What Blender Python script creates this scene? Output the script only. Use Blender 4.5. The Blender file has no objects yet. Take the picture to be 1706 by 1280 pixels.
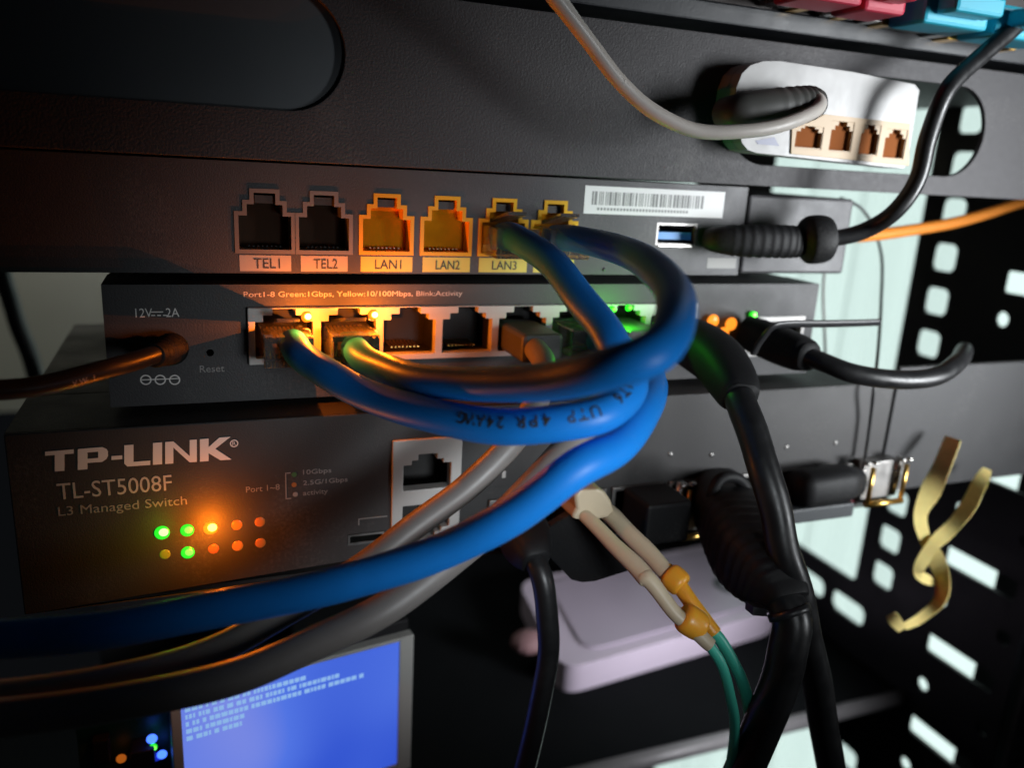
import bpy, bmesh, math, random
from mathutils import Vector, Matrix
from mathutils.geometry import tessellate_polygon
random.seed(7)
S = 0.001                                   # everything below is written in millimetres
SC = bpy.context.scene
COL = SC.collection

# ------------------------------------------------------------------ camera
YAW, PIT, ROL = math.radians(21.93), math.radians(15.29), math.radians(3.28)
FPX, CX, CY = 1350.0, 853.0, 640.0
CAM = Vector((0, -200, 0))
fw = Vector((math.sin(YAW)*math.cos(PIT), math.cos(YAW)*math.cos(PIT), -math.sin(PIT)))
rt0 = Vector((math.cos(YAW), -math.sin(YAW), 0)); up0 = rt0.cross(fw)
rt = rt0*math.cos(ROL) + up0*math.sin(ROL); up = -rt0*math.sin(ROL) + up0*math.cos(ROL)
cd = bpy.data.cameras.new('camera'); cam = bpy.data.objects.new('camera', cd); COL.objects.link(cam)
cam.matrix_world = Matrix(((rt.x, up.x, -fw.x, CAM.x*S), (rt.y, up.y, -fw.y, CAM.y*S), (rt.z, up.z, -fw.z, CAM.z*S), (0, 0, 0, 1)))
cd.sensor_width = 36; cd.lens = FPX/1706*36; cd.clip_start = 0.005; cd.clip_end = 50
cd.dof.use_dof = True; cd.dof.focus_distance = 0.188; cd.dof.aperture_fstop = 9.5; cd.dof.aperture_blades = 0
SC.camera = cam

# ------------------------------------------------------------------ world, lamps, exposure
w = bpy.data.worlds.new('World'); SC.world = w; w.use_nodes = True
bg = w.node_tree.nodes['Background']; bg.inputs[0].default_value = (0.75, 0.85, 1, 1); bg.inputs[1].default_value = 0.004
def area(name, loc, target, sx, sy, watts, col):
    ld = bpy.data.lights.new(name, 'AREA'); ld.shape = 'RECTANGLE'; ld.size = sx*S; ld.size_y = sy*S
    ld.energy = watts; ld.color = col
    o = bpy.data.objects.new(name, ld); COL.objects.link(o)
    o.location = Vector(loc)*S
    o.rotation_euler = (Vector(target)-Vector(loc)).to_track_quat('-Z', 'Y').to_euler()
    return o
k_ = area('window_light', (360, -230, -20), (205, 0, -25), 90, 160, 0.215, (0.93, 0.97, 1.0)); k_.data.spread = math.radians(46)
k_ = area('cable_fill', (92, -190, -52), (76, -70, -64), 40, 40, 0.022, (0.90, 0.96, 1.0)); k_.data.spread = math.radians(56)  # added fill beside the camera, brightens the blue cables
k_ = area('router_fill', (300, -70, -145), (165, 175, -236), 60, 60, 0.075, (0.95, 0.95, 1.0)); k_.data.spread = math.radians(58)  # added fill, brightens the router on the lower shelf
area('board_fill', (-160, 330, 260), (-130, 520, -140), 120, 120, 0.40, (1.0, 0.97, 0.86))  # added fill behind the devices, brightens the pale board
vs = SC.view_settings; vs.view_transform = 'Standard'; vs.look = 'None'; vs.exposure = 0; vs.gamma = 1; vs.use_curve_mapping = False
SC.render.engine = 'CYCLES'
SC.cycles.use_denoising = True
SC.cycles.sample_clamp_indirect = 4
SC.cycles.max_bounces = 10; SC.cycles.transmission_bounces = 10; SC.cycles.transparent_max_bounces = 12
SC.cycles.caustics_reflective = False

# ------------------------------------------------------------------ placing helpers (mm)
def ray(px, py): return rt*((px-CX)/FPX) - up*((py-CY)/FPX) + fw
def P(px, py, Y):
    d = ray(px, py); return CAM + d*((Y-CAM.y)/d.y)
def PX(px, py, X):
    d = ray(px, py); return CAM + d*((X-CAM.x)/d.x)
def PZ(px, py, Z):
    d = ray(px, py); return CAM + d*((Z-CAM.z)/d.z)
def R(x0, y0, x1, y1, Y):
    cx, cy = (x0+x1)/2, (y0+y1)/2
    return P(x0, cy, Y).x, P(x1, cy, Y).x, P(cx, y1, Y).z, P(cx, y0, Y).z

# ------------------------------------------------------------------ materials
def M(name, col, rough=0.5, metal=0.0, spec=0.5, bump=0.0, bscale=1500, var=0.0, vscale=60, trans=0.0, coat=0.0, em=None, es=0.0, rvar=0.0, dust=0.0, sss=0.0, ior=1.5, stretch=None, alpha=1.0):
    m = bpy.data.materials.new(name); m.use_nodes = True
    nt = m.node_tree; b = nt.nodes['Principled BSDF']; L = nt.links
    b.inputs['Base Color'].default_value = (*col, 1); b.inputs['Roughness'].default_value = rough
    b.inputs['Metallic'].default_value = metal; b.inputs['Specular IOR Level'].default_value = spec
    b.inputs['Transmission Weight'].default_value = trans; b.inputs['IOR'].default_value = ior
    b.inputs['Coat Weight'].default_value = coat
    if sss: b.inputs['Subsurface Weight'].default_value = sss; b.inputs['Subsurface Scale'].default_value = 0.001
    if em: b.inputs['Emission Color'].default_value = (*em, 1); b.inputs['Emission Strength'].default_value = es
    tc = nt.nodes.new('ShaderNodeTexCoord'); src = tc.outputs['Object']
    if stretch:
        mp = nt.nodes.new('ShaderNodeMapping'); mp.inputs['Scale'].default_value = stretch
        L.new(src, mp.inputs[0]); src = mp.outputs[0]
    if var or rvar:
        n = nt.nodes.new('ShaderNodeTexNoise'); n.inputs['Scale'].default_value = vscale; n.inputs['Detail'].default_value = 6; n.inputs['Roughness'].default_value = 0.65
        L.new(src, n.inputs['Vector'])
        if var:
            mx = nt.nodes.new('ShaderNodeMix'); mx.data_type = 'RGBA'
            mx.inputs['A'].default_value = (*[c*(1-var) for c in col], 1); mx.inputs['B'].default_value = (*[min(1, c*(1+var)) for c in col], 1)
            L.new(n.outputs['Fac'], mx.inputs['Factor']); L.new(mx.outputs['Result'], b.inputs['Base Color'])
        if rvar:
            mr = nt.nodes.new('ShaderNodeMapRange'); mr.inputs['From Min'].default_value = 0.3; mr.inputs['From Max'].default_value = 0.7
            mr.inputs['To Min'].default_value = max(0.02, rough-rvar); mr.inputs['To Max'].default_value = min(1, rough+rvar)
            L.new(n.outputs['Fac'], mr.inputs['Value']); L.new(mr.outputs[0], b.inputs['Roughness'])
    if dust:                                   # fine settled dust: pale specks scattered over the surface
        nd = nt.nodes.new('ShaderNodeTexNoise'); nd.inputs['Scale'].default_value = 1100; nd.inputs['Detail'].default_value = 4; nd.inputs['Roughness'].default_value = 0.7
        L.new(tc.outputs['Object'], nd.inputs['Vector'])
        nl = nt.nodes.new('ShaderNodeTexNoise'); nl.inputs['Scale'].default_value = 45; nl.inputs['Detail'].default_value = 3
        L.new(tc.outputs['Object'], nl.inputs['Vector'])
        ad = nt.nodes.new('ShaderNodeMath'); ad.operation = 'ADD'; L.new(nd.outputs['Fac'], ad.inputs[0]); L.new(nl.outputs['Fac'], ad.inputs[1])
        mr2 = nt.nodes.new('ShaderNodeMapRange'); mr2.inputs['From Min'].default_value = 1.08; mr2.inputs['From Max'].default_value = 1.42; mr2.inputs['To Max'].default_value = dust
        L.new(ad.outputs[0], mr2.inputs['Value'])
        md_ = nt.nodes.new('ShaderNodeMix'); md_.data_type = 'RGBA'; md_.inputs['B'].default_value = (0.42, 0.40, 0.37, 1)
        pl_ = b.inputs['Base Color'].links
        if pl_: L.new(pl_[0].from_socket, md_.inputs['A'])
        else: md_.inputs['A'].default_value = (*col, 1)
        L.new(mr2.outputs[0], md_.inputs['Factor']); L.new(md_.outputs['Result'], b.inputs['Base Color'])
    if bump:
        n2 = nt.nodes.new('ShaderNodeTexNoise'); n2.inputs['Scale'].default_value = bscale; n2.inputs['Detail'].default_value = 3
        L.new(src, n2.inputs['Vector'])
        bp = nt.nodes.new('ShaderNodeBump'); bp.inputs['Strength'].default_value = bump; bp.inputs['Distance'].default_value = 0.0003
        L.new(n2.outputs['Fac'], bp.inputs['Height']); L.new(bp.outputs[0], b.inputs['Normal'])
    return m
powder = M('black_powder_coat', (0.062, 0.059, 0.062), 0.55, spec=0.25, bump=0.55, bscale=1700, var=0.12, vscale=500, rvar=0.08, dust=0.12)
powder2 = M('dark_grey_powder_coat', (0.062, 0.061, 0.063), 0.5, spec=0.25, bump=0.3, bscale=2200, var=0.15, vscale=90, rvar=0.08, dust=0.12)
ontpl = M('charcoal_plastic', (0.058, 0.056, 0.060), 0.45, spec=0.3, bump=0.25, bscale=2600, var=0.12, vscale=80, rvar=0.07, dust=0.10)
tpmat = M('dark_painted_steel', (0.048, 0.046, 0.046), 0.5, spec=0.3, bump=0.25, bscale=2400, var=0.12, vscale=70, rvar=0.08, dust=0.12)
railm = M('black_painted_rail', (0.010, 0.012, 0.016), 0.45, bump=0.1, bscale=1200, var=0.2, rvar=0.1)
darkbox = M('black_equipment_paint', (0.012, 0.011, 0.013), 0.6, var=0.2)
greybox = M('slate_grey_paint', (0.055, 0.060, 0.065), 0.5, var=0.1, vscale=30, rvar=0.1)
cavity = M('dark_socket_plastic', (0.012, 0.011, 0.010), 0.5, var=0.2)
white_pl = M('white_plastic', (0.33, 0.322, 0.315), 0.42, var=0.04, vscale=120, rvar=0.06)
cream_pl = M('cream_plastic', (0.42, 0.27, 0.12), 0.45, var=0.08, vscale=120)
brown_in = M('amber_socket_plastic', (0.24, 0.075, 0.02), 0.8, spec=0.1, var=0.15)
port_wh = M('socket_bank_white', (0.50, 0.48, 0.46), 0.38, var=0.06, vscale=200)
yellow_pl = M('yellow_socket_plastic', (0.72, 0.38, 0.006), 0.45, spec=0.2, var=0.1, vscale=150)
smoky = M('clear_grey_socket_plastic', (0.17, 0.155, 0.145), 0.35, spec=0.3, var=0.1)
amber_back = M('deep_yellow_plastic', (0.52, 0.20, 0.004), 0.8, spec=0.05, var=0.25, vscale=120)
brown_back = M('dark_brown_plastic', (0.05, 0.028, 0.018), 0.8, spec=0.05, var=0.2)
lab_y = M('yellow_label_print', (0.58, 0.48, 0.06), 0.5, var=0.06, vscale=300)
lab_w = M('pale_label_print', (0.36, 0.34, 0.33), 0.5, var=0.06, vscale=300)
paper = M('white_sticker_paper', (0.75, 0.74, 0.74), 0.6, var=0.04, vscale=200)
ink = M('black_ink', (0.03, 0.03, 0.03), 0.6)
ink_soft = M('grey_ink', (0.22, 0.22, 0.22), 0.6)
print_w = M('white_print', (0.80, 0.77, 0.74), 0.55)
print_g = M('grey_print', (0.48, 0.46, 0.44), 0.55)
print_d = M('dull_print', (0.28, 0.27, 0.26), 0.55)
steel = M('nickel_plate', (0.62, 0.60, 0.57), 0.28, metal=1, var=0.1, vscale=200, rvar=0.1)
darksteel = M('dull_cage_metal', (0.30, 0.29, 0.28), 0.45, metal=1, var=0.2, vscale=150, rvar=0.1)
gold = M('gold_plate', (0.85, 0.52, 0.14), 0.3, metal=1, var=0.1)
clear = M('clear_polycarbonate', (0.92, 0.89, 0.85), 0.08, trans=0.93, ior=1.42)
blue_j = M('blue_cable_jacket', (0.010, 0.205, 0.68), 0.42, spec=0.26, var=0.08, vscale=140, rvar=0.05, bump=0.05, bscale=700, dust=0.05)
grey_j = M('grey_cable_jacket', (0.21, 0.19, 0.18), 0.45, var=0.10, vscale=150, rvar=0.07, bump=0.06, bscale=500)
black_j = M('black_cable_jacket', (0.014, 0.014, 0.015), 0.38, var=0.2, vscale=200, rvar=0.1, bump=0.08, bscale=700, dust=0.015)
black_r = M('black_moulded_rubber', (0.009, 0.009, 0.010), 0.6, spec=0.3, var=0.2, vscale=200, bump=0.2, bscale=1200, dust=0.05)
white_j = M('white_cable_jacket', (0.62, 0.57, 0.52), 0.4, var=0.08, vscale=150)
orange_j = M('orange_fibre_jacket', (0.62, 0.20, 0.025), 0.4, var=0.08)
aqua_j = M('aqua_fibre_jacket', (0.06, 0.50, 0.37), 0.38, var=0.08)
beige_pl = M('beige_plastic', (0.52, 0.43, 0.30), 0.42, var=0.08, vscale=300)
amber_pl = M('amber_clip_plastic', (0.80, 0.36, 0.03), 0.35, var=0.08, sss=0.2)
tie_m = M('yellow_paper_tie', (0.88, 0.70, 0.27), 0.95, spec=0.05, var=0.16, vscale=350, bump=0.2, bscale=900, sss=0.1)
tie_bk = M('black_nylon_tie', (0.02, 0.02, 0.022), 0.4)
grey_rub = M('dark_grey_rubber', (0.075, 0.075, 0.070), 0.5, var=0.1)
red_pl = M('crimson_boot_plastic', (0.55, 0.03, 0.07), 0.4, var=0.06)
cyan_pl = M('turquoise_boot_plastic', (0.02, 0.42, 0.58), 0.4, var=0.06)
red_tab = M('dark_red_tab', (0.28, 0.01, 0.03), 0.5)
usb_blue = M('blue_usb_tongue', (0.05, 0.28, 0.70), 0.4)
lilac = M('pale_lilac_plastic', (0.60, 0.52, 0.63), 0.35, var=0.07, vscale=40, rvar=0.06)
wallm = M('self_lit_wall', (0.5, 0.5, 0.5), 0.9, em=(0.70, 0.875, 0.83), es=1.15)  # emission stands in for daylight falling on the wall
curtm = bpy.data.materials.new('sheer_fabric'); curtm.use_nodes = True; nt = curtm.node_tree; nt.nodes.clear()
ou = nt.nodes.new('ShaderNodeOutputMaterial'); tl = nt.nodes.new('ShaderNodeBsdfTranslucent'); df = nt.nodes.new('ShaderNodeBsdfDiffuse'); tr_ = nt.nodes.new('ShaderNodeBsdfTransparent')
wn = nt.nodes.new('ShaderNodeTexNoise'); wn.inputs['Scale'].default_value = 900
tl.inputs[0].default_value = (0.9, 0.93, 0.92, 1); df.inputs[0].default_value = (0.8, 0.82, 0.81, 1); tr_.inputs[0].default_value = (1, 1, 1, 1)
m1 = nt.nodes.new('ShaderNodeMixShader'); m2 = nt.nodes.new('ShaderNodeMixShader'); m1.inputs[0].default_value = 0.25; mw = nt.nodes.new('ShaderNodeMapRange'); mw.inputs['To Min'].default_value = 0.25; mw.inputs['To Max'].default_value = 0.6
nt.links.new(wn.outputs['Fac'], mw.inputs[0]); nt.links.new(mw.outputs[0], m2.inputs[0]); nt.links.new(tl.outputs[0], m1.inputs[1]); nt.links.new(df.outputs[0], m1.inputs[2]); nt.links.new(m1.outputs[0], m2.inputs[1]); nt.links.new(tr_.outputs[0], m2.inputs[2]); nt.links.new(m2.outputs[0], ou.inputs[0])
boardm = M('pale_grey_board', (0.55, 0.54, 0.47), 0.8, var=0.06, vscale=10)
beigem = M('beige_furniture', (0.35, 0.29, 0.23), 0.7, var=0.08)
frame_g = M('grey_bezel', (0.70, 0.68, 0.64), 0.45, var=0.05)
pcb = M('green_circuit_board', (0.02, 0.05, 0.02), 0.4, var=0.3)
def led(name, col, es): return M(name, tuple(0.3*c for c in col), 0.3, em=col, es=es)
led_o = led('orange_led_lit', (1.0, 0.36, 0.05), 22)
led_o2 = led('orange_led_medium', (1.0, 0.34, 0.04), 10)
lens_o = led('orange_led_lens', (1.0, 0.20, 0.01), 1.6); lens_g = led('green_led_lens', (0.03, 1.0, 0.03), 0.9)
led_od = led('orange_led_faint', (1.0, 0.24, 0.02), 0.34)
led_oe = led('orange_led_very_faint', (1.0, 0.26, 0.04), 0.16)
led_g = led('green_led_lit', (0.10, 1.0, 0.06), 9)
led_gm = led('green_led_medium', (0.12, 1.0, 0.04), 3)
led_gd = led('olive_led_faint', (0.55, 0.5, 0.02), 0.22)
led_b = led('blue_led_lit', (0.05, 0.15, 1.0), 2.5)

# ------------------------------------------------------------------ mesh helpers (mm)
def tag(o, label=None, cat=None, group=None, kind=None):
    if label: o['label'] = label
    if cat: o['category'] = cat
    if group: o['group'] = group
    if kind: o['kind'] = kind
    return o
def thing(name, label, cat, loc, group=None):
    o = bpy.data.objects.new(name, None); o.empty_display_size = 0.01; COL.objects.link(o)
    o.location = Vector(loc)*S; o['org'] = [float(v) for v in loc]
    return tag(o, label, cat, group)
def org_of(o):
    while o.parent: o = o.parent
    return Vector(o.get('org', (0, 0, 0)))
def fin(name, bm, m, parent=None, smooth=False, bev=0.0, seg=2, recalc=True):
    if recalc: bmesh.ops.recalc_face_normals(bm, faces=bm.faces)
    if parent: org = org_of(parent)
    else:
        vs_ = [v.co for v in bm.verts]
        lo = Vector([min(v[i] for v in vs_) for i in range(3)]); hi = Vector([max(v[i] for v in vs_) for i in range(3)])
        org = (lo+hi)/2; org.z = lo.z
    for v in bm.verts: v.co = (v.co-org)*S
    me = bpy.data.meshes.new(name); bm.to_mesh(me); bm.free()
    if smooth:
        for p in me.polygons: p.use_smooth = True
    me.materials.append(m)
    o = bpy.data.objects.new(name, me); COL.objects.link(o)
    if parent: o.parent = parent
    else: o.location = org*S; o['org'] = list(org)
    if bev:
        md = o.modifiers.new('bevel', 'BEVEL'); md.width = bev*S; md.segments = seg; md.limit_method = 'ANGLE'; md.angle_limit = math.radians(40)
    return o
def box(bm, x0, x1, y0, y1, z0, z1):
    x0, x1 = min(x0, x1), max(x0, x1); y0, y1 = min(y0, y1), max(y0, y1); z0, z1 = min(z0, z1), max(z0, z1)
    v = [bm.verts.new((x, y, z)) for z in (z0, z1) for y in (y0, y1) for x in (x0, x1)]
    for f in ((0, 2, 3, 1), (4, 5, 7, 6), (0, 1, 5, 4), (2, 6, 7, 3), (0, 4, 6, 2), (1, 3, 7, 5)): bm.faces.new([v[i] for i in f])
    return bm
def B(*a): return box(bmesh.new(), *a)
def ax3(plane, a, b, c):
    return (a, c, b) if plane == 'xz' else ((c, a, b) if plane == 'yz' else (a, b, c))
def plate(bm, outer, holes, plane, c0, c1):
    loops = [outer]+list(holes)
    tris = tessellate_polygon([[Vector((p[0], p[1], 0)) for p in l] for l in loops])
    flat = [p for l in loops for p in l]
    A = [bm.verts.new(ax3(plane, p[0], p[1], c0)) for p in flat]
    Bv = [bm.verts.new(ax3(plane, p[0], p[1], c1)) for p in flat]
    for t in tris:
        if len(set(t)) < 3: continue
        try: bm.faces.new([A[i] for i in t]); bm.faces.new([Bv[i] for i in reversed(t)])
        except ValueError: pass
    k = 0
    for l in loops:
        n = len(l)
        for i in range(n):
            j = (i+1) % n
            try: bm.faces.new([A[k+i], A[k+j], Bv[k+j], Bv[k+i]])
            except ValueError: pass
        k += n
    return bm
def rectp(x0, x1, z0, z1): return [(x0, z0), (x1, z0), (x1, z1), (x0, z1)]
def rrect(x0, x1, z0, z1, r, n=6):
    out = []
    for cx, cz, a0 in ((x1-r, z0+r, -90), (x1-r, z1-r, 0), (x0+r, z1-r, 90), (x0+r, z0+r, 180)):
        for k in range(n+1):
            a = math.radians(a0+90*k/n); out.append((cx+r*math.cos(a), cz+r*math.sin(a)))
    return out
def circ(cx, cz, r, n=20): return [(cx+r*math.cos(2*math.pi*k/n), cz+r*math.sin(2*math.pi*k/n)) for k in range(n)]
def spline(pts, sub=10):
    pts = [tuple(p) for p in pts]; out = []; n = len(pts)
    for i in range(n-1):
        p0 = pts[max(0, i-1)]; p1 = pts[i]; p2 = pts[i+1]; p3 = pts[min(n-1, i+2)]
        for k in range(sub):
            t = k/sub
            out.append(tuple(0.5*(2*b+(c-a)*t+(2*a-5*b+4*c-d)*t*t+(-a+3*b-3*c+d)*t**3) for a, b, c, d in zip(p0, p1, p2, p3)))
    out.append(pts[-1]); return out
def smooth_path(pts, it=3):
    for _ in range(it):
        pts = [pts[0]]+[tuple((a+2*b+c)/4 for a, b, c in zip(pts[i-1], pts[i], pts[i+1])) for i in range(1, len(pts)-1)]+[pts[-1]]
    return pts
def frames(path):
    pts = [Vector(p[:3]) for p in path]; n = len(pts); T = []
    for i in range(n): T.append((pts[min(n-1, i+1)]-pts[max(0, i-1)]).normalized())
    ref = Vector((0, 0, 1)) if abs(T[0].z) < 0.9 else Vector((0, 1, 0))
    N = [(ref-T[0]*ref.dot(T[0])).normalized()]
    for i in range(1, n):
        q = N[-1]-T[i]*N[-1].dot(T[i]); N.append(q.normalized())
    return pts, T, N
def tube(bm, path, n=18, sq=1.0, flat=(1, 1), face_cam=False, power=2.0):
    # path: (x, y, z, r)
    pts, T, N = frames(path); rings = []
    for i, p in enumerate(pts):
        u = N[i]
        if face_cam:
            c = CAM-p; u = (c-T[i]*c.dot(T[i])).normalized()
        v = T[i].cross(u); r = path[i][3]; ring = []
        for k in range(n):
            a = 2*math.pi*k/n; ca, sa = math.cos(a), math.sin(a)
            ca = math.copysign(abs(ca)**(2/power), ca); sa = math.copysign(abs(sa)**(2/power), sa)
            ring.append(bm.verts.new(p+u*(r*flat[0]*ca)+v*(r*flat[1]*sa)))
        rings.append(ring)
    for a, b in zip(rings, rings[1:]):
        for k in range(n): bm.faces.new([a[k], a[(k+1) % n], b[(k+1) % n], b[k]])
    bm.faces.new(list(reversed(rings[0]))); bm.faces.new(rings[-1])
    return bm
def path_px(lst, r=None, sub=10, it=4):
    pts = []
    for q in lst:
        p = P(q[0], q[1], q[2]); pts.append((p.x, p.y, p.z, q[3] if len(q) > 3 else r))
    return smooth_path(spline(pts, sub), it)
def cable(name, lst, r, m, parent, flat=(1, 1), fc=False, sub=12, n=18):
    pa = path_px(lst, r, sub); h = sum(ord(c_) for c_ in name)+len(lst)*7.3; q = []
    for i, (x, y, z, rr_) in enumerate(pa):      # slight kinks and uneven roundness of a real jacket
        wb = 0.05*rr_*min(1, i/8, (len(pa)-1-i)/8+0.2)
        q.append((x+wb*math.sin(i*0.31+h), y+wb*math.sin(i*0.23+2*h), z+wb*math.sin(i*0.27+3*h), rr_*(1+0.008*math.sin(i*0.37+h))))
    pa = q
    return fin(name, tube(bmesh.new(), pa, n, flat=flat, face_cam=fc), m, parent, True), pa
def ball(bm, c, rx, ry, rz, u=14, v=10):
    bmesh.ops.create_uvsphere(bm, u_segments=u, v_segments=v, radius=1, matrix=Matrix.Translation(c) @ Matrix.Diagonal((rx, ry, rz, 1)))
    return bm
def glyphs(s, size=1.0, spacing=1.0, bold=0.0):
    cu = bpy.data.curves.new('txt', 'FONT'); cu.body = s; cu.size = size; cu.space_character = spacing; cu.offset = bold; cu.resolution_u = 3
    o = bpy.data.objects.new('txt', cu); COL.objects.link(o)
    dg = bpy.context.evaluated_depsgraph_get(); me = bpy.data.meshes.new_from_object(o.evaluated_get(dg))
    bpy.data.objects.remove(o); bpy.data.curves.remove(cu)
    bm = bmesh.new(); bm.from_mesh(me); bpy.data.meshes.remove(me); return bm
def text(s, x0, x1, z0, z1, Y, m, parent, name='lettering', bold=0.0):
    bm = glyphs(s, 1, 1, bold)
    lo = [min(v.co[i] for v in bm.verts) for i in (0, 1)]; hi = [max(v.co[i] for v in bm.verts) for i in (0, 1)]
    for v in bm.verts:
        a = (v.co.x-lo[0])/(hi[0]-lo[0]); b = (v.co.y-lo[1])/(hi[1]-lo[1])
        v.co = Vector((x0+a*(x1-x0), Y, z0+b*(z1-z0)))
    e = bmesh.ops.extrude_face_region(bm, geom=bm.faces[:])
    for v in [g for g in e['geom'] if isinstance(g, bmesh.types.BMVert)]: v.co.y += 0.06
    return fin(name, bm, m, parent)
def textpx(s, a, b, h, Y, m, parent, name='lettering', bold=0.0):
    # a, b: photo positions of the left and right end of the base line; h: letter height in mm
    A, Bq = P(*a, Y), P(*b, Y); z = (A.z+Bq.z)/2
    return text(s, A.x, Bq.x, z, z+h, Y-0.08, m, parent, name, bold)
def jackpoly(cx, zb, w1, h1, w2, h2, w3, h3, o=0.0, flip=False):
    a, b, c = w1/2+o, w2/2+o, w3/2+o
    p = [(-a, -o), (a, -o), (a, h1+o), (b, h1+o), (b, h1+h2+o), (c, h1+h2+o), (c, h1+h2+h3+o), (-c, h1+h2+h3+o), (-c, h1+h2+o), (-b, h1+h2+o), (-b, h1+o), (-a, h1+o)]
    H = h1+h2+h3
    if flip: p = [(x, H-z) for x, z in reversed(p)]
    return [(cx+x, zb+z) for x, z in p]

# =================================================================== SETTING BEHIND THE RACK
bm = bmesh.new(); box(bm, 700, 720, 190, 1300, -1100, 700)
tag(fin('backdrop', bm, wallm), 'pale self-lit wall window seen through the openings of the rack side at right', 'backdrop')  # glows by itself in place of a daylit wall
# a sheer drape just in front of the wall, with soft vertical folds
bm = bmesh.new(); prev = None
for k in range(61):
    y = 300+k*7.0; x = 640+9*math.sin(k*0.55)+5*math.sin(k*1.31+1)
    cur = (bm.verts.new((x, y, -900)), bm.verts.new((x, y, 500)))
    if prev: bm.faces.new([prev[0], cur[0], cur[1], prev[1]])
    prev = cur
o = tag(fin('curtain', bm, curtm, smooth=True), 'pale sheer curtain with soft vertical folds behind the rack opening', 'curtain')
tag(fin('board', B(-420, -30, 520, 528, -215, 200), boardm), 'pale grey board standing in the gap behind the devices at far left', 'board')
tag(fin('floor', B(-900, 1200, -400, 1400, -1130, -1110), darkbox), kind='structure')
tag(fin('cabinet', B(430, 520, -30, 60, -700, -255), beigem), 'beige cabinet beside the rack at the lower right edge', 'cabinet')
tag(fin('backing', B(-60, 300, 262, 300, -420, -118), darkbox, bev=1), 'added black chassis deep inside the rack behind the shelf', 'backing')  # added dark box, fills the unlit depth of the rack
c, pa = cable('hanging_cable', [(2, 440, 300), (10, 480, 300), (28, 535, 300), (48, 590, 300), (70, 660, 300)], 4.5, black_j, None)
tag(c, 'dark cable hanging in front of the pale board at far left', 'cable')

# =================================================================== RACK SIDE FRAME
sf = thing('perforated_upright', 'black perforated steel side of the rack with slots and square holes at right', 'rack frame', (320, 100, -500))
holes = [rrect(92, 205, -205, 40, 4), rrect(92, 252, -480, -292, 4)]
for k in range(-2, 11):
    z = -10.8-20.2*k
    if z > -208: holes.append(rrect(69.5, 82.5, z-6.2, z+6.2, 3.2))
for k in range(9):
    z = -303-20.2*k
    if z > -485: holes.append(rrect(69.5, 82.5, z-6.2, z+6.2, 3.2))
for y0 in (74, 104, 134, 164): holes.append(rrect(y0+8, y0+32, -227, -216, 4.5))
for z in (57, 11, -37, -118, -164.5, -210.5, -256, -302, -348, -394, -440): holes.append(rrect(8, 44, z-4.6, z+4.6, 1.5))
for z in (35, -53, -141, -187, -233, -279, -325, -371): holes.append(circ(41.5, z, 3.3)); holes.append(circ(8.5, z, 3.3))
fin('perforated_panel', plate(bmesh.new(), rectp(1, 262, -500, 120), holes, 'yz', 320, 322), railm, sf)
fin('rear_edge', B(306, 319.5, 255, 262, -500, 120), railm, sf, bev=0.5)
rr = thing('rack_rail', 'black front rack rail with a column of square holes at bottom right', 'rack rail', (330, -4, -500))
holes = []
for k in range(40):
    z = -175-15.875*k*0.75 if False else -60-15.0*k
    if z > -490: holes.append(rrect(325.5, 334.5, z-4.6, z+4.6, 0.8))
fin('rail_face', plate(bmesh.new(), rectp(322.6, 342, -500, 40), holes, 'xz', -4, -2), M('worn_black_rail', (0.055, 0.055, 0.06), 0.4, var=0.25, rvar=0.12), rr, bev=0.25)
fin('rail_flange', B(338, 340, -1.8, 30, -500, 40), railm, rr)

# =================================================================== TOP PANEL
tp = thing('equipment_tray', 'black grained steel rack panel with two long rounded cutouts, topmost wide surface', 'equipment tray', (90, -4, -4))
hl = P(575, 88, -4); hr = P(1640, 222, -4)
holes = [rrect(-170, hl.x, 8.4, 34.0, 12.7, 14), rrect(138, hr.x, 3.2, 30.0, 13.3, 14)]
fin('front_plate', plate(bmesh.new(), rectp(-180, 320, -2.6, 35.6), holes, 'xz', -4, -2.4), powder, tp, bev=0.35)
fin('lower_flange', B(-180, 320, -2.3, 120, -2.6, -1.2), powder, tp, bev=0.2)
fin('upper_flange', B(-180, 318, -2.3, 120, 34.2, 35.6), powder, tp, bev=0.2)
tag(fin('rack_unit', B(-178, 128, -2.2, 110, 1.5, 33.6), M('smooth_slate_paint', (0.11, 0.12, 0.13), 0.4, var=0.08, vscale=25, rvar=0.08), bev=0.8), 'slate grey unit seen through the left cutout of the top panel', 'rack unit')

# =================================================================== PATCH PANEL ABOVE
pp = thing('patch_bay', 'dark patch bay along the top edge with metal socket tabs, above the black panel', 'patch bay', (180, -2, 45))
zb = 44.0
fin('lower_rail', B(-180, 316, -3, 60, 38.5, 43.6), railm, pp, bev=0.5)
fin('front_plate', B(-180, 316, -1, 3, 43.6, 62), M('brown_black_paint', (0.035, 0.024, 0.022), 0.45, var=0.2), pp, bev=0.4)
for (x0, y0, x1, y1) in ((1312, -4, 1350, 11), (1388, 6, 1424, 24), (1450, 22, 1488, 38), (1556, 48, 1600, 62), (1668, 66, 1692, 80)):
    x0_, x1_, z0_, z1_ = R(x0, y0, x1, y1, -8); xm = x0_+(x1_-x0_)*0.45
    t = fin('socket_tab', B(x0_, xm, -9, -1.2, z0_, z1_), steel, pp, bev=0.3)
    fin('contact', B(xm+0.4, x1_, -8.6, -1.2, z0_-0.5, z1_-0.7), gold, t, bev=0.3)
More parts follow.
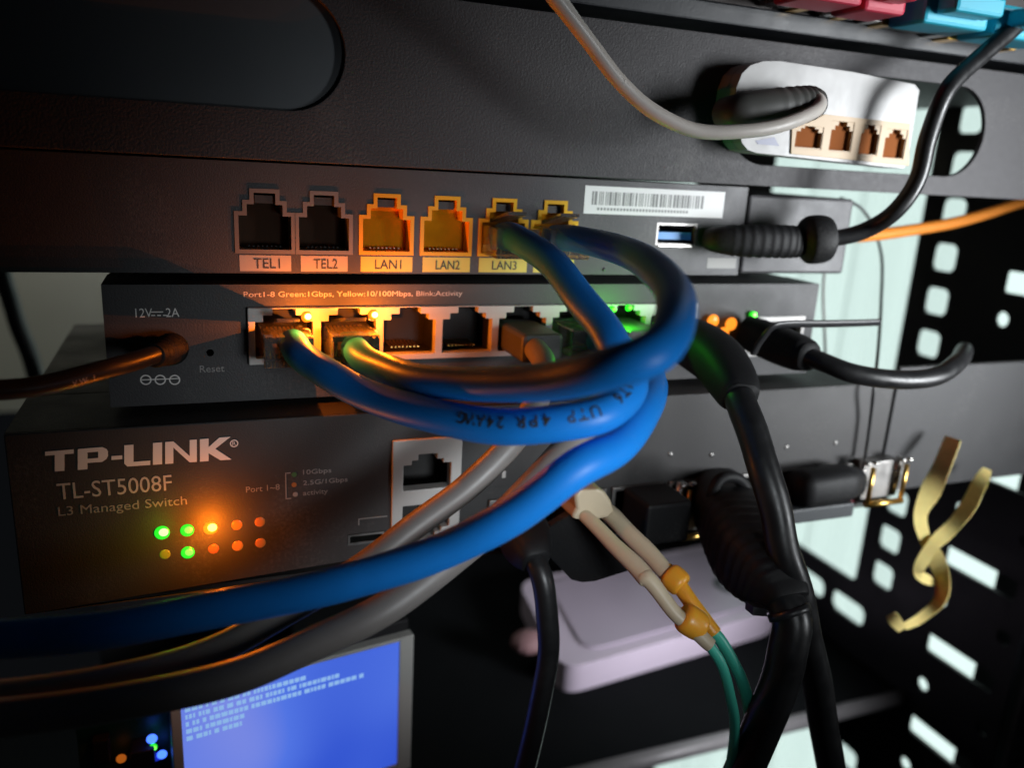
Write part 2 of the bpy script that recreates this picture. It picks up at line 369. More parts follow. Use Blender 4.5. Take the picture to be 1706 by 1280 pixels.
for (x0, y0, x1, y1, m, l) in ((1345, -60, 1443, 3, red_pl, 'crimson plug boot at the top, left one of the red pair'),
                               (1446, -60, 1516, 22, red_pl, 'crimson plug boot at the top, between the other crimson boot and turquoise'),
                               (1543, -16, 1652, 45, cyan_pl, 'turquoise plug boot at the top just right of the crimson pair'),
                               (1660, 12, 1770, 68, cyan_pl, 'turquoise plug boot at the top right corner behind the black cable')):
    x0_, x1_, z0_, z1_ = R(x0, y0, x1, y1, -22)
    t = thing('plug_boot', l, 'plug boot', ((x0_+x1_)/2, -12, z0_), 'coloured plug boots in the patch panel')
    fin('boot', B(x0_, x1_, -22, -9, z0_, z1_), m, t, bev=1.0)
    fin('plug', B(x0_+1.5, x1_-1.5, -8.8, -1.3, z0_+1, z1_-1), clear if m is red_pl else white_pl, t, bev=0.3)
    fin('strain_relief', B(x0_+3, x1_-3, -29, -22.2, z0_+2.2, z1_-1.5), m, t, bev=1.0)

# =================================================================== NETWORK TERMINAL (row of labelled sockets)
ont = thing('network_terminal', 'charcoal network terminal with row of sockets labelled TEL1 to LAN4', 'network device', (50, 0, -28.6))
L_ = [398, 500, 600, 703, 797, 888]; R_ = [486, 580, 688, 784, 879, 957]
jx = [P((a+b)/2, 390, 0).x for a, b in zip(L_, R_)]
jz = -23.0
JP = (11.8, 7.8, 8.0, 2.6, 4.8, 2.6)
xr = P(1236, 400, 0).x
ub = R(1093, 372, 1160, 409, 0)
fin('front_face', plate(bmesh.new(), rectp(-140, xr, -28.6, -3.2), [jackpoly(x, jz, *JP, o=0.35) for x in jx]+[rectp(*ub)], 'xz', 0, 1.6), ontpl, ont)
fin('case', B(-140, xr, 14, 120, -28.5, -3.3), ontpl, ont, bev=0.6)
bm = bmesh.new(); box(bm, -140, xr, 1.7, 13.9, -28.6, -27.4); box(bm, -140, xr, 1.7, 13.9, -4.4, -3.2); fin('case_skin', bm, ontpl, ont)
x0_, x1_, z0_, z1_ = R(1244, 335, 1414, 456, 0.5)
fin('end_cover', B(xr+1.3, x1_, 0.6, 118, -28.2, -5.2), ontpl, ont, bev=0.8)
names = ['TEL1', 'TEL2', 'LAN1', 'LAN2', 'LAN3', 'LAN4']
for i, x in enumerate(jx):
    tel = i < 2
    bm = plate(bmesh.new(), jackpoly(x, jz, *JP, o=0.95), [jackpoly(x, jz, *JP, o=0)], 'xz', -0.35, -0.02)
    plate(bm, jackpoly(x, jz, *JP, o=0.3), [jackpoly(x, jz, *JP, o=0)], 'xz', 0.02, 5.9 if tel else 4.4)
    j = fin('socket', bm, smoky if tel else yellow_pl, ont)
    if i == 0: j['label'] = 'grey telephone socket'
    fin('socket_back', plate(bmesh.new(), jackpoly(x, jz, *JP, o=0.3), [], 'xz', *((6, 7) if tel else (4.5, 5.5))), brown_back if tel else amber_back, j)
    bm = bmesh.new()
    for k in range(8): box(bm, x-3.7+k*1.02, x-3.3+k*1.02, 2.5, 4.4, jz+0.3, jz+0.6)
    fin('contacts', bm, amber_pl if not tel else cavity, j)
    bm = bmesh.new(); box(bm, x-2.1, x+2.1, 1.2, 9, jz+10.6, jz+12.4); fin('latch_pocket', bm, cavity, j)
    lx0, lx1, lz0, lz1 = R(L_[i]+1, 418, R_[i]-1, 449, 0)
    lb = fin('socket_label', B(lx0, lx1, -0.1, -0.01, -28.1, -24.35), lab_w if tel else lab_y, ont)
    cw = (lx1-lx0)
    text(names[i], lx0+cw*0.27, lx1-cw*0.22, -27.4, -25.1, -0.2, ink, lb)
u = fin('usb_port', plate(bmesh.new(), rectp(*ub), [rectp(ub[0]+0.6, ub[1]-0.6, ub[2]+0.6, ub[3]-0.6)], 'xz', -0.1, 12), darksteel, ont)
fin('tongue', B(ub[0]+1.2, ub[1]-1.2, 0.8, 11, ub[2]+1.6, ub[2]+3.6), usb_blue, u)
fin('port_lip', B(ub[0]+1.0, ub[1]-1.0, -0.25, 1.0, ub[2]-0.5, ub[2]+0.5), steel, u, bev=0.15)
fin('port_back', B(ub[0], ub[1], 12.05, 13, ub[2], ub[3]), cavity, u)
bl = R(973, 313, 1206, 362, 0)
st = fin('barcode_sticker', B(bl[0], bl[1], -0.12, -0.01, bl[2]+0.4, bl[3]-0.2), paper, ont)
bm = bmesh.new(); x = bl[0]+2.2
while x < bl[1]-7:
    wd = random.choice((0.25, 0.25, 0.5, 0.75)); box(bm, x, x+wd, -0.17, -0.13, bl[2]+2.8, bl[3]-1.6); x += wd+random.choice((0.3, 0.3, 0.6))
fin('bars', bm, ink_soft, st)
bm = bmesh.new(); x = bl[0]+4
while x < bl[1]-12: box(bm, x, x+0.6, -0.17, -0.13, bl[2]+1.4, bl[2]+2.1); x += 1.0
fin('serial_line', bm, ink_soft, st)
bm = bmesh.new(); q = P(1005, 461, 0); ball(bm, Vector((q.x, -0.1, -27.2)), 0.5, 0.3, 0.5); fin('screw', bm, ink, ont, True)
r_ = R(1178, 430, 1226, 447, 0); fin('rating_patch', B(r_[0], r_[1], -0.06, -0.01, r_[2], r_[3]), print_d, ont)

# =================================================================== SMALL SWITCH WITH LIT PORTS
Y2 = 2.0
sw = thing('desktop_switch', 'small dark network switch with white socket bank and orange and green lights', 'network switch', (80, Y2, -62))
sx0, sx1 = P(170, 500, Y2).x, P(1355, 540, Y2).x
zt, zbm = -31.6, -60.5
X0, PIT2 = P(413, 560, Y2).x+0.6, 15.72
zp = -49.6
SP = (13.7, 9.0, 9.8, 1.6, 5.4, 1.6)
pc = [X0+PIT2*(k+0.5) for k in range(8)]
bank = (X0-0.6, X0+8*PIT2+0.6, zp-1.6, -37.1)
upl = R(1240, 527, 1335, 592, Y2); dcq = P(288, 582, Y2); rsq = P(350, 588, Y2)
fin('front_face', plate(bmesh.new(), rectp(sx0, sx1, zbm, zt), [rectp(*bank), rectp(*upl), circ(dcq.x, dcq.z, 3.4), circ(rsq.x, rsq.z, 0.9, 10)], 'xz', Y2, Y2+1.2), powder2, sw)
fin('case', B(sx0, sx1, 18, 84, zbm+0.1, zt-0.1), powder2, sw, bev=0.6)
bm = bmesh.new(); box(bm, sx0, sx1, Y2+1.3, 17.9, zt-0.9, zt); box(bm, sx0, sx1, Y2+1.3, 17.9, zbm, zbm+0.9); box(bm, sx0, sx0+0.9, Y2+1.3, 17.9, zbm+1, zt-1); box(bm, sx1-0.9, sx1, Y2+1.3, 17.9, zbm+1, zt-1); fin('case_skin', bm, powder2, sw)
bk = fin('socket_bank', plate(bmesh.new(), rectp(*bank), [jackpoly(x, zp, *SP) for x in pc], 'xz', Y2-1.2, Y2+1.6), port_wh, sw, bev=0.2)
for k, x in enumerate(pc):
    bm = plate(bmesh.new(), jackpoly(x, zp, *SP, o=0.3), [jackpoly(x, zp, *SP, o=0.02)], 'xz', Y2+1.7, 13)
    plate(bm, jackpoly(x, zp, *SP, o=0.3), [], 'xz', 13.05, 14)
    j = fin('socket', bm, cavity, sw)
    bm = bmesh.new()
    for q in range(8): box(bm, x-3.7+q*1.02, x-3.3+q*1.02, Y2+4, 12.9, zp+0.5, zp+0.9)
    fin('contacts', bm, gold, j)
bm = plate(bmesh.new(), rectp(*upl), [rectp(upl[0]+1.2, upl[1]-1.2, upl[2]+1.2, upl[3]-1.6)], 'xz', Y2-0.8, Y2+1.5); ul = fin('uplink_socket', bm, port_wh, sw, bev=0.2)
fin('socket_back', B(upl[0], upl[1], 10, 11, upl[2], upl[3]), cavity, ul)
dj = fin('power_socket', plate(bmesh.new(), circ(dcq.x, dcq.z, 3.35), [circ(dcq.x, dcq.z, 2.7)], 'xz', Y2-0.3, 14), cavity, sw)
fin('centre_pin', tube(bmesh.new(), [(dcq.x, 4, dcq.z, 0.9), (dcq.x, 12, dcq.z, 0.9)], 12), steel, dj, True)
textpx('Port1-8 Green:1Gbps, Yellow:10/100Mbps, Blink:Activity', (406, 497), (770, 496), 1.7, Y2, print_g, sw)
textpx('12V    2A', (226, 529), (299, 528), 2.1, Y2, print_w, sw)
q0, q1 = P(252, 523, Y2), P(272, 523, Y2); bm = bmesh.new(); box(bm, q0.x, q1.x, Y2-0.1, Y2-0.02, q0.z+0.3, q0.z+0.55)
for k in range(3): box(bm, q0.x+k*1.25, q0.x+k*1.25+0.8, Y2-0.1, Y2-0.02, q0.z-0.5, q0.z-0.25)
fin('current_mark', bm, print_w, sw)
textpx('Reset', (333, 620), (374, 620), 1.7, Y2, print_d, sw)
bm = bmesh.new()
for px_ in (243, 267, 291):
    q = P(px_, 633, Y2); plate(bm, circ(q.x, q.z, 1.25), [circ(q.x, q.z, 0.95)], 'xz', Y2-0.1, Y2-0.02)
q0, q1 = P(236, 633, Y2), P(299, 633, Y2); box(bm, q0.x, q1.x, Y2-0.16, Y2-0.11, q0.z-0.12, q0.z+0.12); fin('polarity_mark', bm, print_w, sw)
r_ = R(1180, 482, 1305, 493, Y2); text('Power   SFP  1Gbps', r_[0], r_[1], r_[2], r_[3], Y2-0.08, print_d, sw) if False else None
def lamp_or_glow(px, py, Y, m, parent, r=1.0, light=None, ry=0.8):
    q = P(px, py, Y); lens = {led_o: lens_o, led_o2: lens_o, led_g: lens_g, led_gm: lens_g}.get(m)
    o = fin('status_light_or_glow', ball(bmesh.new(), Vector((q.x, Y, q.z)), r, ry, r), lens or m, parent, True)
    if lens: fin('light_core', ball(bmesh.new(), Vector((q.x+r*0.2, Y-ry*0.75, q.z+r*0.12)), r*0.62, ry*0.6, r*0.58), m, o, True)
    if light:
        ld = bpy.data.lights.new('light_glow', 'POINT'); ld.energy = light[0]; ld.color = light[1]; ld.shadow_soft_size = 0.0
        lo = bpy.data.objects.new('light_glow', ld); COL.objects.link(lo); lo.parent = parent
        lo.location = (Vector((q.x, Y-light[2], q.z))-org_of(parent))*S
    return o
ORG = (1.0, 0.19, 0.006)
lamp_or_glow(511, 528, Y2-1.6, led_o, sw, 1.35, (0.036, ORG, 9)); lamp_or_glow(622, 525, Y2-1.6, led_o, sw, 1.35, (0.036, ORG, 9))
lamp_or_glow(511, 553, Y2-1.6, led_o2, sw, 1.0); lamp_or_glow(622, 554, Y2-1.6, led_o2, sw, 1.0)  # glowing balls in place of reflections of the lights above
lamp_or_glow(1020, 516, Y2-1.6, led_gm, sw, 1.1, (0.009, (0.06, 1, 0.03), 8)); lamp_or_glow(1047, 513, Y2-1.6, led_gm, sw, 1.0)
lamp_or_glow(1254, 525, Y2-1.0, led_g, sw, 1.2)
for (a, b) in ((1188, 535), (1218, 540), (1205, 556)): lamp_or_glow(a, b, Y2-1.6, led('amber_plug_glow', (1.0, 0.27, 0.02), 1.6), sw, 2.0)  # glowing balls imitate the orange glow in translucent plug plastic
ld = None

# =================================================================== MANAGED SWITCH (logo face)
YT = -8.0
ms = thing('managed_switch', 'dark rackmount switch with white logo lettering and two rows of round lights', 'network switch', (80, YT, -105.8))
tx0, tx1, tz0, tz1 = -39.6, 212.0, -106.0, -62.4
mg = R(652, 730, 766, 904, YT)
cg0, cg1 = P(806, 850, YT).x, P(1500, 800, YT).x
NC = 8; cp = (cg1-cg0)/NC
cz = (-100.5, -89.5)
cages = [(cg0+cp*k+1.5, cg0+cp*(k+1)-1.5) for k in range(NC)]
usbp = R(580, 889, 640, 905, YT)
fin('front_face', plate(bmesh.new(), rectp(tx0, tx1, tz0, tz1), [rectp(*mg), rectp(*usbp)]+[rectp(a, b, *cz) for a, b in cages], 'xz', YT, YT+1.2), tpmat, ms, bev=0.3)
fin('case', B(tx0, tx1, 22, 112, tz0+0.1, tz1-0.1), tpmat, ms, bev=0.8)
bm = bmesh.new(); box(bm, tx0, tx1, YT+1.3, 21.9, tz1-1, tz1-0.05); box(bm, tx0, tx1, YT+1.3, 21.9, tz0+0.05, tz0+1); box(bm, tx0, tx0+1, YT+1.3, 21.9, tz0+1.1, tz1-1.1); box(bm, tx1-1, tx1, YT+1.3, 21.9, tz0+1.1, tz1-1.1); fin('case_skin', bm, tpmat, ms)
# wordmark drawn letter by letter: cap box in photo pixels along a rising base line
def wm(poly_list, m, name):
    bm = bmesh.new()
    for poly in poly_list:
        pts = [P(a, b, YT-0.1) for a, b in poly]; plate(bm, [(p.x, p.z) for p in pts], [], 'xz', YT-0.1, YT-0.02)
    return fin(name, bm, m, ms)
def lerp_uv(u, v):        # u along the word 0..1, v from base 0 to cap 1
    bx, by = 75+u*310, 787-u*21
    return (bx+(-0)*v, by-v*(34+u*4))
def LP(uv): return [lerp_uv(*q) for q in uv]
cw = 1/18.2
def letter(x, polys): return [LP([((x+a)*cw, b) for a, b in poly]) for poly in polys]
logo = []
logo += letter(0, [[(0, 0.80), (2.8, 0.80), (2.8, 1), (0, 1)], [(0.95, 0), (1.9, 0), (1.9, 0.80), (0.95, 0.80)]])
logo += letter(3.2, [[(0, 0), (0.95, 0), (0.95, 1), (0, 1)], [(0.95, 0.8), (2.4, 0.8), (2.8, 0.9), (2.4, 1), (0.95, 1)], [(0.95, 0.3), (2.4, 0.3), (2.8, 0.42), (2.4, 0.5), (0.95, 0.5)], [(2.0, 0.5), (2.4, 0.5), (2.8, 0.42), (2.95, 0.55), (2.95, 0.78), (2.8, 0.9), (2.4, 0.8), (2.0, 0.8)]])
logo += letter(6.5, [[(0, 0.36), (1.05, 0.36), (1.05, 0.54), (0, 0.54)]])
logo += letter(7.75, [[(0, 0.15), (0.3, 0), (0.9, 0), (0.9, 1), (0, 1)], [(0.9, 0), (2.55, 0), (2.55, 0.2), (0.9, 0.2)]])
logo += letter(10.55, [[(0, 0), (0.9, 0), (0.9, 1), (0, 1)]])
logo += letter(11.75, [[(0, 0), (0.8, 0), (0.8, 1), (0, 1)], [(0.8, 0.72), (0.8, 1), (2.4, 0.28), (2.4, 0)], [(2.4, 0), (3.1, 0), (3.1, 1), (2.4, 1)]])
logo += letter(15.15, [[(0, 0), (0.85, 0), (0.85, 1), (0, 1)], [(0.85, 0.35), (0.85, 0.62), (1.9, 1), (3.0, 1), (1.5, 0.52), (3.1, 0), (2.0, 0)]])
wm(logo, print_w, 'logo')
q = P(390, 739, YT); fin('registered_mark', plate(bmesh.new(), circ(q.x, q.z, 0.95), [circ(q.x, q.z, 0.7)], 'xz', YT-0.1, YT-0.02), print_w, ms)
text('R', q.x-0.4, q.x+0.4, q.z-0.45, q.z+0.45, YT-0.1, print_w, ms)
textpx('TL-ST5008F', (96, 830), (287, 820), 3.9, YT, print_g, ms)
textpx('L3 Managed Switch', (98, 863), (312, 847), 2.9, YT, print_d, ms)
textpx('Port 1~8', (410, 820), (466, 817), 1.5, YT, print_d, ms)
textpx('10Gbps', (505, 793), (552, 790), 1.6, YT, print_d, ms)
textpx('2.5G/1Gbps', (505, 810), (579, 806), 1.6, YT, print_d, ms)
textpx('activity', (505, 828), (546, 825), 1.6, YT, print_d, ms)
a, b = P(475, 788, YT), P(478, 832, YT); bm = bmesh.new()
box(bm, a.x, a.x+0.25, YT-0.1, YT-0.02, b.z, a.z); box(bm, a.x+0.3, a.x+1.3, YT-0.1, YT-0.02, a.z-0.25, a.z); box(bm, a.x+0.3, a.x+1.3, YT-0.1, YT-0.02, b.z, b.z+0.25); fin('legend_bracket', bm, print_d, ms)
for px_, py_, m_ in ((490, 791, M('green_print', (0.05, 0.16, 0.05), 0.5)), (490, 808, M('orange_print', (0.35, 0.14, 0.03), 0.5)), (492, 824, print_d)):
    q = P(px_, py_, YT); fin('legend_dot', plate(bmesh.new(), circ(q.x, q.z, 0.62), [], 'xz', YT-0.1, YT-0.02), m_, ms)
rows = [[(270, 888, led_g, 1.75), (312, 884, led_gm, 1.6), (351, 880, led_o2, 1.75), (395, 875, led_od, 1.35), (433, 870, led_oe, 1.3)],
        [(275, 924, led_gd, 1.25), (313, 921, led_gm, 1.6), (356, 915, led_oe, 1.3), (396, 910, led_od, 1.35), (434, 905, led_oe, 1.3)]]
for row in rows:
    for (a, b, m_, r) in row:
        lt = (0.022, ORG, 6) if m_ is led_o2 else ((0.0012, (0.1, 1, 0.05), 8) if m_ is led_g else None)
        lamp_or_glow(a, b, YT, m_, ms, r, lt, 0.5 if m_ not in (led_od, led_oe, led_gd) else 0.25)
# management sockets, one above the other
fr = fin('socket_frame', plate(bmesh.new(), rectp(*mg), [jackpoly((mg[0]+mg[1])/2, mg[2]+(mg[3]-mg[2])*0.53, 12.8, 7.0, 8.4, 1.2, 5.0, 1.6), jackpoly((mg[0]+mg[1])/2, mg[2]+1.6, 12.8, 7.0, 8.4, 1.2, 5.0, 1.6, flip=True)], 'xz', YT-0.8, YT+3), port_wh, ms, bev=0.25)
fin('socket_back', B(mg[0], mg[1], 4, 5, mg[2], mg[3]), cavity, fr)
fin('usb_socket', plate(bmesh.new(), rectp(*usbp), [rectp(usbp[0]+0.5, usbp[1]-0.5, usbp[2]+0.5, usbp[3]-0.5)], 'xz', YT-0.1, YT+8), darksteel, ms)
a, b = P(597, 866, YT), P(645, 862, YT); bm = bmesh.new(); box(bm, a.x, b.x, YT-0.1, YT-0.02, a.z, a.z+0.25); box(bm, a.x, a.x+0.25, YT-0.1, YT-0.02, a.z-1.6, a.z-0.05); fin('port_bracket', bm, print_d, ms)
textpx('Console', (680, 913), (730, 907), 1.6, YT, print_w, ms)
textpx('1', (836, 797), (842, 796), 2.0, YT, print_g, ms)
a, b = P(800, 815, YT), P(862, 803, YT); fin('port_rule', B(a.x, b.x, YT-0.1, YT-0.02, a.z, a.z+0.3), ink, ms)
for k, (a, b) in enumerate(cages):
    bm = plate(bmesh.new(), rectp(a-0.5, b+0.5, cz[0]-0.5, cz[1]+0.5), [rectp(a+0.6, b-0.6, cz[0]+0.6, cz[1]-0.6)], 'xz', YT-1.4, YT-0.02)
    plate(bm, rectp(a+0.1, b-0.1, cz[0]+0.1, cz[1]-0.1), [rectp(a+0.6, b-0.6, cz[0]+0.6, cz[1]-0.6)], 'xz', YT+0.02, 12)
    c_ = fin('module_cage', bm, darksteel, ms, bev=0.15)
    fin('cage_back', B(a, b, 12.1, 13, cz[0], cz[1]), cavity, c_)
for px_, py_ in ((1117, 757), (1185, 758), (1310, 745), (1392, 738)):
    q = P(px_, py_, YT); fin('screw', ball(bmesh.new(), Vector((q.x, YT-0.1, q.z)), 0.7, 0.3, 0.7), darksteel, ms, True)
tag(fin('blanking_panel', B(213.6, 318, -7.6, -5.4, -101.5, -57.6), powder2, bev=0.4), 'plain dark grey panel beside the logo switch at right, behind the yellow tie', 'panel')

# =================================================================== LOWER SHELF, ROUTER, DISPLAY
sh = thing('rack_shelf', 'dark grey steel shelf with a rounded front lip, below the switches', 'shelf', (190, 50, -246))
fin('shelf_plate', B(40, 319, 53, 255, -246, -244), M('matt_black_shelf', (0.008, 0.009, 0.010), 0.9, spec=0.04, var=0.2, vscale=40), sh, bev=0.4)
pa = [(40, 50, -246, 3.6), (319, 50, -246, 3.6)]
fin('front_lip', tube(bmesh.new(), pa, 20), M('worn_grey_steel', (0.22, 0.215, 0.22), 0.4, var=0.2, rvar=0.1), sh, True)
rp = [PZ(936, 1118, -229), PZ(1300, 1015, -229), PZ(1270, 890, -229), PZ(862, 968, -229)]
# rounded outline of the router top
def rounded(poly, r, n=8):
    out = []; m_ = len(poly)
    for i in range(m_):
        p, a, b = Vector(poly[i]), Vector(poly[i-1]), Vector(poly[(i+1) % m_])
        d1, d2 = (a-p).normalized(), (b-p).normalized(); s, e = p+d1*r, p+d2*r
        for k in range(n+1):
            t = k/n; q = s*(1-t)**2+p*2*t*(1-t)+e*t*t; out.append((q.x, q.y))
    return out
ro = thing('router', 'pale lilac plastic router lying on the lower shelf behind the black cable', 'router', (rp[0].x, rp[0].y, -243.8))
out = rounded([(p.x, p.y) for p in rp], 14)
fin('body', plate(bmesh.new(), out, [], 'xy', -243.8, -229), lilac, ro, bev=5.5, seg=5)
ce = sum((Vector(p) for p in out), Vector((0, 0)))/len(out)
inn = [tuple(ce+(Vector(p)-ce)*0.80) for p in out]
fin('top_panel', plate(bmesh.new(), inn, [], 'xy', -228.9, -227.9), M('shaded_lilac_plastic', (0.44, 0.38, 0.47), 0.3, var=0.12, vscale=25), ro, bev=0.6)  # colour darkened so the top reads less lit than the front
q = PZ(1215, 975, -227.6)
fin('emblem', plate(bmesh.new(), circ(q.x, q.y, 9), [circ(q.x, q.y, 5)], 'xy', -227.8, -227.5), greybox, ro)
q = PZ(880, 1070, -230); tag(fin('cable_boot', ball(bmesh.new(), q, 9, 8, 5.5), M('dusty_pink_rubber', (0.30, 0.17, 0.18), 0.6)), 'small dusty pink rubber boot beside the left end of the lilac router', 'rubber boot')
# small display screen
a0 = P(300, 1165, 0); b0 = P(665, 1070, 10); ux = Vector((b0.x-a0.x, b0.y-a0.y, 0)); Wd = ux.length; ux.normalize(); un = Vector((ux.y, -ux.x, 0))
H = 44.0
ds = thing('display_screen', 'small lit display with blue picture and pale lines of text in grey bezel', 'screen', (a0.x, a0.y, a0.z-H-6))
def on(u, v, d): q = a0+ux*u+un*d; return (q.x, q.y, a0.z+v)
def slab(bm, u0, u1, v0, v1, d0, d1):
    v = [bm.verts.new(on(u, vv, d)) for vv in (v0, v1) for d in (d0, d1) for u in (u0, u1)]
    for f in ((0, 2, 3, 1), (4, 5, 7, 6), (0, 1, 5, 4), (2, 6, 7, 3), (0, 4, 6, 2), (1, 3, 7, 5)): bm.faces.new([v[i] for i in f])
    return bm
bm = bmesh.new(); slab(bm, -2.6, 0, -H-3, 1.2, -3, 0.6); slab(bm, Wd, Wd+4.6, -H-3, 1.2, -3, 0.6); slab(bm, 0.02, Wd-0.02, 0, 1.2, -3, 0.6); slab(bm, 0.02, Wd-0.02, -H-3, -H, -3, 0.6)
fin('bezel', bm, frame_g, ds, bev=0.3)
fin('back_cover', slab(bmesh.new(), -2.4, Wd+4.4, -H-2.8, 4.5, -9, -3.1), darkbox, ds, bev=0.5)
lcd = bpy.data.materials.new('lit_blue_screen'); lcd.use_nodes = True; nt = lcd.node_tree; b = nt.nodes['Principled BSDF']
b.inputs['Base Color'].default_value = (0.01, 0.01, 0.02, 1); b.inputs['Roughness'].default_value = 0.2
tc = nt.nodes.new('ShaderNodeTexCoord'); wv = nt.nodes.new('ShaderNodeTexNoise'); wv.inputs['Scale'].default_value = 15; wv.inputs['Detail'].default_value = 0.5; wv.inputs['Distortion'].default_value = 0.6
cr = nt.nodes.new('ShaderNodeValToRGB'); e_ = cr.color_ramp.elements
e_[0].position = 0.30; e_[0].color = (0.012, 0.05, 0.50, 1); e_[1].position = 0.68; e_[1].color = (0.30, 0.31, 0.66, 1)
e2 = cr.color_ramp.elements.new(0.48); e2.color = (0.07, 0.15, 0.66, 1)
nt.links.new(tc.outputs['Object'], wv.inputs['Vector']); nt.links.new(wv.outputs['Fac'], cr.inputs[0]); nt.links.new(cr.outputs[0], b.inputs['Emission Color']); b.inputs['Emission Strength'].default_value = 1.15
pic = fin('picture', slab(bmesh.new(), 0.05, Wd-0.05, -H+0.05, -0.05, -2, 0), lcd, ds)
bm = bmesh.new()
for row, ln in enumerate((33, 44, 50, 16, 15)):
    u = 1.0+(0 if row != 2 else 0); v = -4.6-row*2.25
    while u < ln:
        wd = random.uniform(0.5, 1.6); slab(bm, u, u+wd, v, v+1.35, 0.01, 0.06); u += wd+random.choice((0.3, 0.3, 0.9))
fin('text_lines', bm, M('pale_blue_text', (0.2, 0.3, 0.5), 0.5, em=(0.30, 0.55, 0.95), es=0.8), pic)
bz = P(235, 1265, 0)
cb = thing('circuit_board', 'small dark circuit board with blue and green lights left of the display', 'circuit board', (bz.x, 10, bz.z-14))
fin('board', B(bz.x-16, bz.x+8, 10, 12, bz.z-14, bz.z+10), pcb, cb, bev=0.2)
bm = bmesh.new(); box(bm, bz.x-3, bz.x+3, 4, 9.9, bz.z-6, bz.z-1); box(bm, bz.x-12, bz.x-8, 6, 9.9, bz.z-4, bz.z+3); fin('components', bm, darkbox, cb, bev=0.3)
for a, b, m_, r in ((253, 1232, led_b, 1.4), (255, 1246, led_gm, 1.1), (270, 1258, led_b, 1.3), (225, 1257, led('violet_led', (0.12, 0.10, 0.9), 0.8), 1.2), (202, 1265, led_od, 1.3)): lamp_or_glow(a, b, 6, m_, cb, r)
for a, b, c_, d in ((272, 1258, 232, 1272),):
    q0, q1 = P(a, b, 7), P(c_, d, 7); fin('blue_smear', tube(bmesh.new(), [(*q0, 1.1), (*q1, 1.0)], 10), led('glowing_blue_smear', (0.02, 0.05, 0.9), 0.5), cb, True)  # glowing rod in place of a smear of blue light

# =================================================================== WHITE SMALL SWITCH IN THE RIGHT CUTOUT
YW = -13.0
wd_ = thing('white_switch', 'white plastic small switch with cream sockets poking out of the right cutout', 'network switch', (P(1390, 190, YW).x, YW, P(1390, 275, YW).z))
def pxpoly(lst, Y): return [(P(a, b, Y).x, P(a, b, Y).z) for a, b in lst]
ol = pxpoly([(1260, 255), (1505, 281), (1512, 274), (1532, 150), (1524, 140), (1420, 119), (1300, 101), (1272, 101), (1250, 108), (1236, 122), (1227, 145), (1223, 170), (1226, 200), (1236, 238), (1246, 250)], YW)
pts5 = [(1322, 1370, 207, 251), (1380, 1420, 199, 256), (1430, 1464, 204, 262), (1470, 1508, 212, 268)]
ph = [R(a, c, b, d, YW) for a, b, c, d in pts5]
fin('case', plate(bmesh.new(), ol, [], 'xz', YW+4, -4.3), white_pl, wd_, bev=1.2, seg=3)
fin('case_rear', B(141, 196, -4.1, 30, 8, 27), white_pl, wd_, bev=1)
fin('front_shell', plate(bmesh.new(), ol, [rectp(*q) for q in ph], 'xz', YW, YW+3.9), white_pl, wd_, bev=0.8, seg=3)
fa = pxpoly([(1316, 256), (1512, 276), (1514, 206), (1372, 190), (1345, 204), (1318, 210)], YW)
fin('socket_strip', plate(bmesh.new(), fa, [rectp(q[0]+0.3, q[1]-0.3, q[2]+0.5, q[3]-0.5) for q in ph], 'xz', YW-0.5, YW-0.05), cream_pl, wd_, bev=0.2)
for q in ph:
    cx = (q[0]+q[1])/2; hh = q[3]-q[2]; ww = q[1]-q[0]
    j = fin('socket', plate(bmesh.new(), rectp(q[0]+0.05, q[1]-0.05, q[2]+0.05, q[3]-0.05), [jackpoly(cx, q[2]+0.8, ww-1.0, hh*0.60, ww*0.62, hh*0.13, ww*0.36, hh*0.12)], 'xz', YW-0.3, YW+1.2), cream_pl, wd_)
    fin('socket_back', B(q[0]+0.1, q[1]-0.1, YW+1.25, YW+3.6, q[2]+0.1, q[3]-0.1), brown_in, j)
sl = pxpoly([(1262, 240), (1298, 243), (1290, 228), (1258, 234)], YW)
fin('side_slot', plate(bmesh.new(), sl, [], 'xz', YW-0.1, YW-0.02), M('navy_slot_print', (0.06, 0.07, 0.16), 0.4), wd_)
wc = thing('white_cable', 'thin white cable curving down to a ribbed grey plug on the white small switch', 'cable', tuple(P(1100, 195, -26)))
cable('jacket', [(870, -80, -32), (925, -5, -30), (985, 75, -27), (1035, 138, -26), (1090, 187, -26), (1160, 217, -27), (1240, 219, -29), (1310, 205, -29), (1354, 187, -27), (1366, 170, -24), (1350, 160, -21)], 1.75, white_j, wc)
cable('thin_strand', [(905, -60, -31), (945, 5, -29.5), (985, 62, -28), (1018, 110, -27), (1040, 136, -27)], 0.75, white_j, wc)
pa = path_px([(1366, 170, -20, 3.0), (1352, 172, -20, 4.2), (1330, 174, -20, 4.5), (1290, 178, -20, 4.6), (1250, 183, -19, 4.7), (1225, 187, -18, 4.4), (1205, 188, -14, 3.8)], it=1)
pa = [(a, b, c_, r*(1+0.05*math.sin(i*1.6) if i < 30 else 1)) for i, (a, b, c_, r) in enumerate(pa)]
fin('plug', tube(bmesh.new(), pa, 24), grey_rub, wc, True)

